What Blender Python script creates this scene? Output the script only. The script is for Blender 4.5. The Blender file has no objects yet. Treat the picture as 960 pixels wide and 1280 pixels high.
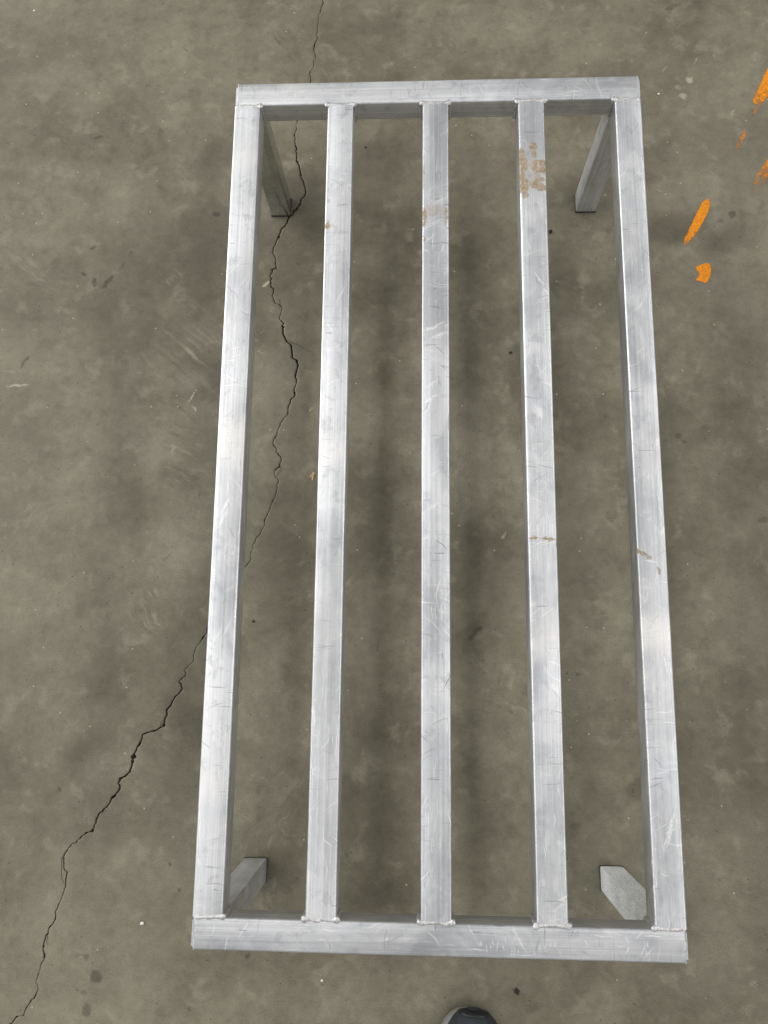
import bpy, bmesh, math, random
import numpy as np
from mathutils import Vector, Matrix, Euler

SC = bpy.context.scene
COL = SC.collection
random.seed(7)

# ------------------------------------------------------------------ camera
F_PX, IMG_W, IMG_H = 975.21, 960.0, 1280.0
CAM_ROT = Euler((0.186724, 0.042713, 0.011613), 'XYZ')
CAM_LOC = Vector((-0.023666, -0.252091, 1.344765))
cd = bpy.data.cameras.new('camera')
cam = bpy.data.objects.new('camera', cd)
COL.objects.link(cam)
cam.location = CAM_LOC
cam.rotation_euler = CAM_ROT
cd.sensor_fit = 'VERTICAL'
cd.sensor_height = 32.0
cd.lens = 32.0 * F_PX / IMG_H
cd.clip_start, cd.clip_end = 0.05, 100.0
SC.camera = cam

# ------------------------------------------------------------------ light: an indoor hall, rows of strip lamps
SC.view_settings.view_transform = 'Standard'
SC.view_settings.look = 'None'
SC.view_settings.exposure = 0.0
SC.view_settings.gamma = 1.0
SC.view_settings.use_curve_mapping = False
world = bpy.data.worlds.new('World')
SC.world = world
world.use_nodes = True
bg = world.node_tree.nodes['Background']
bg.inputs['Color'].default_value = (1.0, 0.99, 0.975, 1)
bg.inputs['Strength'].default_value = 0.44


def area_lamp(x, y, z, lx, ly, power, col=(1.0, 0.98, 0.95)):
    ld = bpy.data.lights.new('area_lamp', 'AREA')
    ld.shape = 'RECTANGLE'
    ld.size, ld.size_y = lx, ly
    ld.energy = power
    ld.color = col
    o = bpy.data.objects.new('area_lamp', ld)
    COL.objects.link(o)
    o.location = (x, y, z)
    return o


for lx, power in ((-13.0, 330), (-8.6, 240), (-5.0, 200), (5.4, 190), (8.9, 230)):
    area_lamp(lx, 1.4, 6.3, 0.6, 11.0, power)
for lx, ly, power in ((-1.65, 5.2, 18), (-1.65, 1.85, 28), (-1.65, -1.5, 16), (1.9, 4.0, 8), (1.9, 0.1, 20), (1.9, -3.4, 12)):
    area_lamp(lx, ly, 6.3, 1.1, 1.3, power)
# unseen soft area light, added far left to brighten the faces turned that way
side_light = area_lamp(-9.5, 5.0, 2.2, 4.2, 5.0, 420, (0.97, 0.99, 1.0))
side_light.rotation_euler = Vector((-9.5, 5.0, 1.9)).to_track_quat('Z', 'Y').to_euler()
SC.cycles.max_bounces = 5
SC.cycles.diffuse_bounces = 3
SC.cycles.glossy_bounces = 3

# ------------------------------------------------------------------ helpers
CAM_M = CAM_ROT.to_matrix()


def at(px, py, z=0.0):
    """point of the place at height z that the photograph shows at pixel (px, py)"""
    d = CAM_M @ Vector(((px - IMG_W / 2) / F_PX, (IMG_H / 2 - py) / F_PX, -1.0))
    return CAM_LOC + d * ((z - CAM_LOC.z) / d.z)


def tag(o, label=None, cat=None, group=None, kind=None):
    for k, v in (('label', label), ('category', cat), ('group', group), ('kind', kind)):
        if v:
            o[k] = v
    return o


def link(name, bm_or_mesh, mat=None, parent=None, smooth=False, loc=None, rot=None):
    if isinstance(bm_or_mesh, bmesh.types.BMesh):
        me = bpy.data.meshes.new(name)
        bmesh.ops.recalc_face_normals(bm_or_mesh, faces=bm_or_mesh.faces)
        bm_or_mesh.to_mesh(me)
        bm_or_mesh.free()
    else:
        me = bm_or_mesh
    if mat:
        me.materials.append(mat)
    if smooth:
        for p in me.polygons:
            p.use_smooth = True
    o = bpy.data.objects.new(name, me)
    COL.objects.link(o)
    if parent:
        o.parent = parent
    if loc is not None:
        o.location = loc
    if rot is not None:
        o.rotation_euler = rot
    return o


class NT:
    """small node-graph writer"""

    def __init__(self, name):
        self.mat = bpy.data.materials.new(name)
        self.mat.use_nodes = True
        self.t = self.mat.node_tree
        self.t.nodes.clear()
        self.out = self.t.nodes.new('ShaderNodeOutputMaterial')

    def n(self, typ, ins=None, **props):
        nd = self.t.nodes.new(typ)
        for k, v in props.items():
            setattr(nd, k, v)
        for k, v in (ins or {}).items():
            self.set(nd.inputs[k], v)
        return nd

    def set(self, sock, v):
        if isinstance(v, bpy.types.NodeSocket):
            self.t.links.new(v, sock)
        else:
            sock.default_value = v

    def math(self, op, a, b=0.0, clamp=False):
        return self.n('ShaderNodeMath', {0: a, 1: b}, operation=op, use_clamp=clamp).outputs[0]

    def mul(self, a, b): return self.math('MULTIPLY', a, b)
    def add(self, a, b): return self.math('ADD', a, b)
    def sub(self, a, b): return self.math('SUBTRACT', a, b)
    def mx(self, a, b): return self.math('MAXIMUM', a, b)

    def ramp(self, v, a, b, lo=0.0, hi=1.0, smooth=True):
        return self.n('ShaderNodeMapRange', {0: v, 1: a, 2: b, 3: lo, 4: hi},
                      interpolation_type='SMOOTHSTEP' if smooth else 'LINEAR').outputs[0]

    def noise(self, vec, scale, detail=4.0, rough=0.55, dist=0.0, color=False):
        nd = self.n('ShaderNodeTexNoise', {'Vector': vec, 'Scale': scale, 'Detail': detail, 'Roughness': rough,
                                           'Distortion': dist})
        return nd.outputs['Color'] if color else nd.outputs[0]

    def mapping(self, vec, loc=(0, 0, 0), rot=(0, 0, 0), scale=(1, 1, 1), kind='POINT'):
        return self.n('ShaderNodeMapping', {'Vector': vec, 'Location': loc, 'Rotation': rot, 'Scale': scale},
                      vector_type=kind).outputs[0]

    def mix(self, f, a, b, blend='MIX'):
        nd = self.n('ShaderNodeMix', None, data_type='RGBA', blend_type=blend)
        self.set(nd.inputs[0], f)
        self.set(nd.inputs[6], a)
        self.set(nd.inputs[7], b)
        return nd.outputs[2]

    def blob(self, vec, x, y, rx, ry, ang=0.0, edge=0.45, strength=1.0):
        """soft ellipse with a shape of its own round (x, y)"""
        m = self.mapping(vec, (x, y, 0), (0, 0, ang), (rx, ry, 1e3), 'TEXTURE')
        g = self.n('ShaderNodeTexGradient', {'Vector': m}, gradient_type='SPHERICAL').outputs['Fac']
        return self.ramp(g, 0.0, edge, 0.0, strength)

    def bump(self, h, strength, dist, normal=None):
        ins = {'Height': h, 'Strength': strength, 'Distance': dist}
        if normal is not None:
            ins['Normal'] = normal
        return self.n('ShaderNodeBump', ins).outputs[0]

    def principled(self, **ins):
        nd = self.t.nodes.new('ShaderNodeBsdfPrincipled')
        for k, v in ins.items():
            self.set(nd.inputs[k.replace('_', ' ')], v)
        self.t.links.new(nd.outputs[0], self.out.inputs[0])
        return nd


def C(r, g, b): return (r, g, b, 1.0)


# ------------------------------------------------------------------ concrete
MM_PX = 1.36 / F_PX      # metres on the floor for one photo pixel, for the size of marks


def vnoise(x, y, seed=0):
    """2-D gradient noise, about -1..1, for arrays"""
    xi, yi = np.floor(x).astype(np.int64), np.floor(y).astype(np.int64)
    fx, fy = x - xi, y - yi

    def grad(ix, iy):
        h = (ix * 374761393 + iy * 668265263 + seed * 1442695041) & 0xFFFFFFFF
        h = ((h ^ (h >> 13)) * 1274126177) & 0xFFFFFFFF
        a = ((h ^ (h >> 16)) & 0xFFFF) / 65536.0 * 6.2831853
        return np.cos(a), np.sin(a)
    u, v = fx * fx * fx * (fx * (fx * 6 - 15) + 10), fy * fy * fy * (fy * (fy * 6 - 15) + 10)
    r = []
    for dx, dy in ((0, 0), (1, 0), (0, 1), (1, 1)):
        gx, gy = grad(xi + dx, yi + dy)
        r.append(gx * (fx - dx) + gy * (fy - dy))
    return 1.5 * ((r[0] * (1 - u) + r[1] * u) * (1 - v) + (r[2] * (1 - u) + r[3] * u) * v)


def fbm(x, y, scale, octaves=4, seed=0, gain=.55):
    t, a, s = 0, 1.0, 0.0
    for k in range(octaves):
        t = t + a * vnoise(x * scale * 2 ** k + 17.3 * k, y * scale * 2 ** k - 9.1 * k, seed + k)
        s += a
        a *= gain
    return t / s


def sstep(v, a, b):
    t = np.clip((v - a) / (b - a), 0, 1)
    return t * t * (3 - 2 * t)


def ellipse(x, y, cx, cy, rx, ry, ang, edge, strength):
    c, s = math.cos(ang), math.sin(ang)
    dx, dy = x - cx, y - cy
    u, v = (dx * c + dy * s) / rx, (-dx * s + dy * c) / ry
    return strength * sstep(1 - np.sqrt(u * u + v * v), 0, edge)


# stains of the slab: (photo x, y, radius x, radius y, tilt, strength), radii in photo pixels
BROAD_DARK = [(240, 310, 60, 80, -.3, .40), (265, 200, 38, 45, 0, .32), (250, 470, 60, 45, .6, .35), (200, 420, 60, 40, .5, .25),
              (150, 610, 55, 30, -.5, .25), (385, 240, 50, 45, .4, .38), (480, 200, 60, 55, 0, .30), (395, 285, 40, 30, .3, .35),
              (350, 690, 40, 60, 0, .22), (470, 640, 40, 110, 0, .22), (580, 470, 35, 55, 0, .28), (470, 1050, 50, 60, .0, .12),
              (620, 700, 50, 70, 0, .25), (745, 240, 60, 40, 0, .34), (840, 285, 55, 32, .25, .42), (600, 230, 60, 70, 0, .20),
              (905, 300, 42, 26, .3, .30), (730, 700, 50, 60, 0, .22), (795, 985, 15, 22, -.4, .60),
              (480, 1125, 65, 22, 0, .45), (590, 790, 32, 13, .9, .42), (880, 545, 30, 16, .4, .30), (170, 640, 40, 20, .5, .3),
              (700, 330, 30, 55, .2, .25), (560, 1180, 90, 30, 0, .12), (440, 900, 40, 70, 0, .2), (930, 420, 40, 80, .3, .18),
              (890, 620, 40, 60, 0, .16), (240, 910, 45, 30, .5, .28), (230, 600, 40, 20, -.4, .28), (480, 30, 60, 22, 0, .28)]
BROAD_LIGHT = [(30, 620, 150, 330, 0, .16), (110, 1110, 190, 220, 0, .18), (890, 150, 150, 170, 0, .16), (60, 60, 200, 130, 0, .15), (900, 1150, 120, 180, 0, .14), (60, 95, 60, 35, .2, .35), (60, 640, 55, 45, .5, .30), (220, 690, 40, 70, 0, .35), (185, 560, 35, 30, .4, .28),
               (130, 960, 60, 35, .5, .36), (70, 1160, 70, 60, 0, .22), (860, 130, 70, 60, 0, .22), (165, 470, 18, 40, -.2, .22),
               (590, 560, 28, 120, 0, .22), (900, 1180, 55, 70, 0, .35), (150, 1070, 70, 50, .4, .22), (45, 300, 40, 14, 0, .25),
               (740, 600, 30, 60, 0, .22), (235, 475, 30, 22, 0, .45), (350, 480, 35, 70, 0, .25), (70, 730, 60, 20, .4, .22),
               (930, 780, 40, 70, 0, .22), (660, 30, 160, 40, 0, .20), (340, 850, 25, 60, 0, .2), (610, 900, 22, 120, 0, .2),
               (935, 380, 30, 50, .2, .22), (215, 140, 40, 24, .5, .3), (80, 40, 60, 20, .2, .25), (155, 260, 60, 30, -.6, .2),
               (720, 420, 40, 60, 0, .18), (460, 760, 30, 70, 0, .14), (345, 1010, 25, 60, 0, .25), (230, 1010, 40, 50, 0, .2)]
SMALL_DARK = [(105, 343, 6, 3, -.6, .8), (118, 353, 4, 8, .1, .8), (135, 352, 14, 4.5, .95, .8), (153, 332, 9, 2, 1.0, .6),
              (163, 317, 6, 2, 1.1, .55), (116, 310, 7, 2.5, .5, .7), (270, 268, 7, 4, 0, .8), (31, 452, 14, 3, 1.05, .7),
              (12, 255, 5, 2, .9, .55), (122, 172, 8, 3, .2, .6), (232, 62, 6, 1.6, -1, .6), (200, 165, 6, 8, 0, .45),
              (120, 1221, 8, 8, .2, .8), (108, 1196, 5, 5, 0, .6), (98, 1194, 8, 3, .2, .4), (108, 1263, 7, 9, 0, .6),
              (104, 1241, 5, 4, 0, .45), (75, 987, 5, 2, -.8, .7), (213, 1081, 3, 3, 0, .8), (225, 1113, 2.5, 5, 0, .6),
              (915, 268, 7, 6, .3, .7), (900, 276, 5, 4, 0, .55), (848, 545, 7, 5, .5, .6), (854, 551, 6, 3, -.5, .5),
              (593, 792, 13, 4, .95, .65), (600, 785, 4, 3, .4, .7), (605, 840, 4, 2, 0, .5), (260, 1201, 4, 1.5, 0, .7),
              (236, 1262, 2, 2, 0, .8), (310, 1195, 3, 2.5, .4, .8), (403, 1230, 3, 2, 0, .5), (470, 1232, 16, 11, 0, .3),
              (685, 1246, 5, 7, 0, .3), (793, 1255, 3, 2, 0, .5), (722, 843, 5, 3, 0, .6), (709, 842, 3, 2.5, 0, .7),
              (320, 301, 5, 3.5, .5, .55), (373, 330, 5, 4, -.4, .5), (388, 344, 9, 3, 0, .35), (840, 8, 12, 6, .4, .5),
              (870, 3, 10, 4, 0, .4), (505, 600, 3, 2, 0, .4), (575, 425, 3, 5, 0, .4), (955, 650, 10, 5, .2, .45),
              (845, 160, 5, 3, 0, .25), (925, 505, 8, 3, .5, .35)]
SMALL_LIGHT = [(862, 100, 7, 7, 0, .5), (847, 109, 7, 6, 0, .33), (854, 120, 6.5, 6.5, 0, .45), (830, 133, 7, 6, 0, .2),
               (900, 148, 5, 4, 0, .18), (916, 140, 9, 2.5, .9, .35), (831, 86, 10, 1.8, 1.0, .4), (870, 75, 8, 2, 1.0, .4),
               (893, 70, 6, 1.6, 1.1, .35), (333, 355, 8, 3, .6, .75), (390, 594, 10, 8, .7, .2), (241, 494, 11, 1.3, 1.2, .75),
               (243, 511, 6, 1.2, -.8, .75), (217, 562, 9, 1.2, 1.0, .5), (22, 482, 20, 2.2, .05, .5), (10, 464, 14, 3, -.2, .3),
               (113, 192, 16, 1.2, 1.2, .35), (105, 222, 12, 1.5, 1.3, .25), (389, 512, 5, 3, 1.0, .5), (825, 238, 8, 1.6, -.4, .4),
               (850, 228, 6, 1.2, .9, .3), (630, 670, 7, 2, .9, .45), (890, 285, 22, 1.6, .55, .25), (905, 318, 16, 1.5, -.45, .25),
               (222, 340, 14, 2.2, -.8, .3), (210, 352, 10, 2, -1.0, .3), (942, 1230, 7, 6, 0, .3), (935, 1262, 13, 8, 0, .22),
               (750, 380, 3, 2, 0, .5), (885, 540, 8, 1.6, .4, .3), (320, 425, 8, 2, -.5, .3), (328, 415, 6, 2, .8, .3),
               (600, 355, 12, 1.2, .3, .3), (640, 365, 12, 1.2, -.4, .3), (630, 350, 9, 1.2, .9, .25), (325, 440, 10, 1.5, -.4, .3)]


def slab_masks(x, y):
    """masks of the slab's own colouring: cloudy cement, stains, smears, scuffs, trowel marks"""
    wx, wy = fbm(x, y, 22, 4, 11), fbm(x, y, 22, 4, 31)
    bx, by = x + .022 * wx, y + .022 * wy
    sx, sy = x + .0035 * fbm(x, y, 90, 2, 51), y + .0035 * fbm(x, y, 90, 2, 71)
    px = MM_PX
    SCR = at(235, 440)

    def gather(lst, X, Y, k, edge):
        acc = np.zeros_like(x)
        for (u, v, rx, ry, a, s) in lst:
            p = at(u, v)
            r = max(rx, ry) * k * px
            i = np.flatnonzero((np.abs(X - p.x) < r) & (np.abs(Y - p.y) < r))
            acc[i] = np.maximum(acc[i], ellipse(X[i], Y[i], p.x, p.y, rx * k * px, ry * k * px, a, edge, s))
        return acc
    dark = gather(BROAD_DARK, bx, by, 1.15, .8)
    light = gather(BROAD_LIGHT, bx, by, 1.15, .85)
    sd = gather(SMALL_DARK, sx, sy, 1.25, .6)
    sl = gather(SMALL_LIGHT, sx, sy, 1.2, .6)
    mott = .5 + .5 * np.clip(1.5 * fbm(x, y, 3.0, 5, 3, .58) + 1.2 * fbm(x + .03 * wx, y + .03 * wy, 9, 5, 5, .62), -1, 1)
    mot2 = .5 + .5 * np.clip(1.5 * fbm(x + .012 * wx, y + .012 * wy, 20, 5, 7, .66), -1, 1)
    # trowel sweeps: arcs round a few centres
    arc = np.zeros_like(x)
    # straight scrapes that run down to the right, in patches
    for (ang, k1, k2, sd_, amp) in ((-.72, 7, 80, 201, .34), (.9, 5, 100, 211, .22), (-.15, 6, 90, 221, .22)):
        c, s_ = math.cos(ang), math.sin(ang)
        u, v = (x * c + y * s_), (-x * s_ + y * c) + .004 * wx
        st = vnoise(u * k1, v * k2, sd_) + .6 * vnoise(u * k1 * 2.3, v * k2 * 2.1, sd_ + 1)
        arc += amp * st * (sstep(fbm(x, y, 3.5, 3, sd_ + 2), .10, .5) + (1.6 * np.exp(-((x - SCR.x) ** 2 + (y - SCR.y) ** 2) / .012) if sd_ == 201 else 0)) * .6
    for (u, v, r0, s, sd_) in ((330, 640, .25, .8, 1), (700, 560, .22, .6, 2), (140, 760, .3, .7, 3), (900, 900, .3, .6, 4), (150, 200, .35, .6, 5), (560, 1150, .3, .5, 6)):
        p = at(u, v)
        i = np.flatnonzero((np.abs(x - p.x) < r0 + .25) & (np.abs(y - p.y) < r0 + .25))
        dx, dy = x[i] - p.x + .01 * wx[i], y[i] - p.y + .01 * wy[i]
        rr = np.sqrt(dx * dx + dy * dy)
        th = np.arctan2(dy, dx)
        n = fbm(rr * 1.0, th * .05, 150, 2, 90 + sd_)
        arc[i] += s * n * np.exp(-((rr - r0) / .12) ** 2) * sstep(fbm(x[i], y[i], 5, 2, 120 + sd_), 0, .5)
    dark = np.clip(dark * 1.4, 0, .62)
    return dark, light, sd, sl, mott, mot2, np.clip(.5 + .5 * arc, 0, 1)


def concrete_material():
    T = NT('worn_concrete')
    co = T.n('ShaderNodeTexCoord').outputs['Object']
    A = T.n('ShaderNodeSeparateColor', {0: T.n('ShaderNodeAttribute', attribute_name='stains').outputs['Color']}).outputs
    B = T.n('ShaderNodeSeparateColor', {0: T.n('ShaderNodeAttribute', attribute_name='marks').outputs['Color']}).outputs
    D = T.n('ShaderNodeAttribute', attribute_name='trowel').outputs['Fac']
    small = T.noise(co, 55.0, 4.0, 0.72)
    grain = T.noise(co, 430.0, 1.0, 0.7)
    col = T.mix(A[2], C(0.108, 0.097, 0.065), C(0.226, 0.209, 0.152))
    col = T.mix(T.ramp(B[2], .56, .85, 0, .45), col, C(0.280, 0.260, 0.196))
    col = T.mix(T.ramp(B[2], .44, .15, 0, .40), col, C(0.098, 0.086, 0.060))
    col = T.mix(A[0], col, C(0.080, 0.070, 0.048))
    col = T.mix(A[1], col, C(0.300, 0.278, 0.212))
    col = T.mix(T.ramp(D, .52, .8, 0, .75), col, C(0.34, 0.315, 0.245))
    col = T.mix(T.ramp(D, .48, .2, 0, .75), col, C(0.08, 0.07, 0.05))
    k = T.add(T.ramp(small, .28, .72, .84, 1.15, False), T.ramp(grain, .25, .75, -.15, .15, False))
    col = T.mix(1.0, col, T.n('ShaderNodeCombineXYZ', {0: k, 1: k, 2: k}).outputs[0], 'MULTIPLY')
    fr = T.mul(T.sub(small, .5), .9)
    sd = T.mul(T.ramp(T.add(B[0], T.add(fr, T.mul(T.sub(grain, .5), .8))), .12, .75), T.ramp(B[0], 0.02, .5))
    col = T.mix(T.mul(sd, .56), col, C(0.036, 0.031, 0.026))
    sl = T.mul(T.ramp(T.add(B[1], T.add(T.mul(fr, .5), T.mul(T.sub(grain, .5), .5))), .02, .55), T.ramp(B[1], .02, .6))
    col = T.mix(T.mul(sl, .8), col, C(0.46, 0.42, 0.33))
    # sparse pits and bright aggregate specks
    vo = T.n('ShaderNodeTexVoronoi', {'Vector': co, 'Scale': 46.0, 'Randomness': 1.0}, voronoi_dimensions='2D')
    sel = T.n('ShaderNodeSeparateColor', {0: vo.outputs['Color']}).outputs
    pit = T.mul(T.ramp(vo.outputs['Distance'], 0.080, 0.03), T.ramp(sel[0], 0.92, 0.96))
    col = T.mix(T.mul(pit, 0.7), col, C(0.035, 0.030, 0.024))
    spk = T.mul(T.ramp(vo.outputs['Distance'], 0.080, 0.035), T.ramp(sel[1], 0.965, 0.98))
    col = T.mix(T.mul(spk, 0.6), col, C(0.62, 0.58, 0.48))
    nrm = T.bump(T.add(T.mul(small, 0.7), T.mul(grain, 0.3)), 0.25, 0.0014)
    T.principled(Base_Color=col, Roughness=T.ramp(small, .3, .7, .52, .68), Normal=nrm, Specular_IOR_Level=0.32)
    return T.mat


def plain(name, color, rough=0.6, bump_scale=None, bump=0.3, metallic=0.0, var=0.15):
    T = NT(name)
    co = T.n('ShaderNodeTexCoord').outputs['Object']
    v = T.noise(co, 90.0, 4.0, 0.6)
    k = T.ramp(v, 0.25, 0.75, 1 - var, 1 + var, False)
    kk = T.n('ShaderNodeCombineXYZ', {0: k, 1: k, 2: k}).outputs[0]
    col = T.mix(1.0, C(*color), kk, 'MULTIPLY')
    ins = dict(Base_Color=col, Roughness=rough, Metallic=metallic)
    if bump_scale:
        ins['Normal'] = T.bump(T.noise(co, bump_scale, 3.0), bump, 0.001)
    T.principled(**ins)
    return T.mat


# ------------------------------------------------------------------ floor with its open crack
CRACK = [(396, -90), (402, -40), (403, 0), (401, 12), (398, 28), (397, 48), (394.5, 70), (391.5, 85), (389, 100), (384, 118), (376, 138),
         (371.5, 152), (368.3, 167), (369.5, 182), (371, 197), (376.5, 222), (381.5, 234), (380, 246), (372, 259), (364, 270),
         (356, 283), (348.6, 294), (344, 306), (341.7, 318), (345, 335), (340, 341), (338, 351), (342.5, 366), (348, 380),
         (351.5, 391), (355, 405), (354, 413.6), (359, 427.6), (365, 440), (371, 450), (371, 463), (369.8, 481),
         (366.5, 497), (361.5, 506), (357, 521), (347, 540), (341.5, 553), (348, 568), (350, 583), (344.5, 597), (347, 610),
         (338, 633), (331, 657), (320, 673), (314, 690), (307.5, 708), (297, 730), (282, 752), (268, 772), (259, 788), (250, 804), (242, 818),
         (236, 832), (231, 846), (228, 860), (215, 878), (208, 890), (206, 901), (204.5, 908), (194.5, 912.5), (178, 916), (170.7, 937), (162, 965),
         (147.6, 978.7), (145.5, 992), (128, 1014), (120, 1029), (104, 1044), (85, 1060), (79.6, 1075), (84, 1090), (80, 1114),
         (69, 1149), (57, 1173), (55, 1200), (44.5, 1229), (46, 1240), (29.7, 1269), (13, 1280), (-20, 1302), (-70, 1345)]


def crack_points():
    rnd = random.Random(3)
    P = [at(x, y) for x, y in CRACK]
    # continue past the frame both ways
    for k in range(1, 9):
        P.insert(0, P[0] + Vector((rnd.uniform(-.09, .09), .3, 0)))
        P.append(P[-1] + Vector((rnd.uniform(-.25, -.02), -.3, 0)))
    # midpoint jitter: the edge of broken cement is ragged
    for lev, amp in ((0, .0024), (1, .0014), (2, 0.0007)):
        Q = [P[0]]
        for a, b in zip(P, P[1:]):
            m = (a + b) / 2
            d = (b - a)
            if d.length > .006:
                nrm = Vector((-d.y, d.x, 0)).normalized()
                m = m + nrm * rnd.gauss(0, amp)
                Q.append(m)
            Q.append(b)
        P = Q
    # keep it a graph over y so the two slabs stay simple strips
    out = [P[0]]
    for p in P[1:]:
        if p.y < out[-1].y - 2e-4:
            out.append(p)
    return out


def build_floor():
    rnd = random.Random(5)
    P0 = crack_points()
    # rows: every crack point, with the gaps filled so that no visible row is wider than 3 mm
    P = [P0[0]]
    for p in P0[1:]:
        a = P[-1]
        gap = a.y - p.y
        if gap < .0014 and abs(a.x - p.x) < .003:
            continue
        step = .003 if -1.15 < p.y < 1.15 else .03
        k = max(1, int(math.ceil(gap / step)))
        for j in range(1, k + 1):
            P.append(a.lerp(p, j / k))
    n = len(P)
    X = 4.2
    cx = np.array([p.x for p in P])
    cy = np.array([p.y for p in P])
    wob = np.zeros(n)
    v = .9
    for i in range(n):
        v = min(1.8, max(.4, v + rnd.gauss(0, .12)))
        wob[i] = .00080 * v
    for _ in range(70):
        i = rnd.randrange(2, n - 3)
        wob[i:i + rnd.randint(1, 3)] *= rnd.uniform(1.4, 2.3)
    wl = wob * np.array([rnd.uniform(.8, 1.25) for _ in range(n)])
    wr = wob * np.array([rnd.uniform(.8, 1.25) for _ in range(n)])
    slope = np.abs(np.gradient(cx)) / np.maximum(np.abs(np.gradient(cy)), 1e-5)
    kk = np.minimum(np.sqrt(1 + slope * slope), 4.5)
    wl, wr = wl * kk, wr * kk
    NL, NR = 250, 430
    fl = np.linspace(0, 1, NL)
    left_far, right_far = -1.0, 1.0
    cols = [np.full(n, -X), np.full(n, -2.2)]
    lo = np.minimum(left_far, cx - .2)
    for f in fl:
        cols.append(lo + (cx - wl - lo) * f)
    iL = len(cols) - 1
    cols += [cx - wl * .55, cx + wr * .55]
    for f in np.linspace(0, 1, NR):
        cols.append(cx + wr + (right_far - cx - wr) * f)
    cols += [np.full(n, 2.2), np.full(n, X)]
    XX = np.stack(cols, 1)
    m = XX.shape[1]
    YY = np.repeat(cy[:, None], m, 1)
    ZZ = np.zeros_like(XX)
    ZZ[:, iL + 1:iL + 3] = -.012
    # slabs beyond the crack's ends
    XX = np.concatenate([XX[:1], XX, XX[-1:]])
    YY = np.concatenate([np.full((1, m), 4.2), YY, np.full((1, m), -4.2)])
    ZZ = np.concatenate([ZZ[:1], ZZ, ZZ[-1:]])
    N = n + 2
    co = np.stack([XX, YY, ZZ], 2).reshape(-1, 3)
    ii = np.arange(N - 1)[:, None] * m + np.arange(m - 1)[None, :]
    quads = np.stack([ii, ii + m, ii + m + 1, ii + 1], 2).reshape(-1, 4)
    mi = np.zeros((N - 1, m - 1), np.int32)
    mi[:, iL:iL + 3] = 1
    me = bpy.data.meshes.new('floor')
    me.vertices.add(len(co))
    me.vertices.foreach_set('co', co.astype(np.float32).ravel())
    me.loops.add(quads.size)
    me.loops.foreach_set('vertex_index', quads.astype(np.int32).ravel())
    me.polygons.add(len(quads))
    me.polygons.foreach_set('loop_start', np.arange(0, quads.size, 4, dtype=np.int32))
    me.polygons.foreach_set('material_index', mi.ravel())
    me.update(calc_edges=True)
    dark, light, sd, sl, mott, mot2, arc = slab_masks(co[:, 0], co[:, 1])
    one = np.ones_like(dark)
    for nm, ch in (('stains', (dark, light, mott, one)), ('marks', (sd, sl, mot2, one)), ('trowel', (arc, arc, arc, one))):
        at_ = me.attributes.new(nm, 'FLOAT_COLOR', 'POINT')
        at_.data.foreach_set('color', np.stack(ch, 1).astype(np.float32).ravel())
    me.materials.append(concrete_material())
    me.materials.append(plain('crack_dirt', (0.045, 0.038, 0.029), .9, 400, .5))
    o = bpy.data.objects.new('floor', me)
    COL.objects.link(o)
    tag(o, 'stained olive grey concrete floor with a long dark crack', kind='structure')
    return o


floor = build_floor()


def ribbon(pts, wmax, z=.0005):
    """thin dirt-filled hairline lying in the floor surface"""
    bm = bmesh.new()
    rnd = random.Random(len(pts) * 7 + int(pts[0][0]))
    Q = []
    P = [at(x, y) for x, y in pts]
    for a, b in zip(P, P[1:]):
        m = (a + b) / 2
        d = b - a
        m += Vector((-d.y, d.x, 0)).normalized() * rnd.gauss(0, .0012)
        Q += [a, m]
    Q.append(P[-1])
    prev = None
    for i, p in enumerate(Q):
        d = (Q[min(i + 1, len(Q) - 1)] - Q[max(i - 1, 0)]).normalized()
        nrm = Vector((-d.y, d.x, 0))
        w = wmax * (.35 + .65 * math.sin(math.pi * (i + .4) / (len(Q) - .2))) * rnd.uniform(.6, 1.1) / 2
        a = bm.verts.new((p.x + nrm.x * w, p.y + nrm.y * w, z))
        b = bm.verts.new((p.x - nrm.x * w, p.y - nrm.y * w, z))
        if prev:
            bm.faces.new((prev[0], a, b, prev[1]))
        prev = (a, b)
    return bm


HAIR = plain('hairline_dirt', (0.060, 0.051, 0.038), .9)
for pts, w in (([(206, 899), (201, 904), (198, 910), (190, 913)], .0011),
               ([(84, 1061), (77, 1076), (77, 1092), (80, 1104)], .0012),
               ([(341, 552), (345, 546), (346, 541)], .0010), ([(344.5, 596), (349, 590), (351, 584)], .0010),
               ([(359, 427), (372, 431), (389, 440)], .0009),
               ([(345, 374), (350, 377), (349, 386)], .0010),
               ([(382, 234), (378, 226), (373, 218)], .0008),
               ([(57, 1172), (59, 1168), (58, 1176), (57, 1180)], .0010),
               ([(129, 1012), (133, 1013), (126, 1019)], .0010),
               ([(205, 700), (215, 690)], .0006)):
    link('hairline_crack', ribbon(pts, w), HAIR, floor)

# ------------------------------------------------------------------ orange paint left on the floor


def paint_material(name, color, lo, hi):
    T = NT(name)
    co = T.n('ShaderNodeTexCoord').outputs['Object']
    e = T.n('ShaderNodeAttribute', attribute_name='cover').outputs['Fac']
    k = T.add(T.mul(T.noise(co, 120.0, 5.0, 0.7), .6), T.mul(T.noise(co, 650.0, 2.0, 0.6), .4))
    mask = T.ramp(T.add(T.mul(e, .42), k), lo + .30, hi + .36)
    col = T.mix(T.ramp(T.noise(co, 260.0, 3.0), .3, .7), C(*color), C(color[0] * .74, color[1] * .66, color[2]))
    bs = T.n('ShaderNodeBsdfPrincipled', {'Base Color': col, 'Roughness': .7, 'Specular IOR Level': .2})
    tr = T.n('ShaderNodeBsdfTransparent')
    mx = T.n('ShaderNodeMixShader', {0: mask, 1: tr.outputs[0], 2: bs.outputs[0]})
    T.t.links.new(mx.outputs[0], T.out.inputs[0])
    return T.mat


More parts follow.
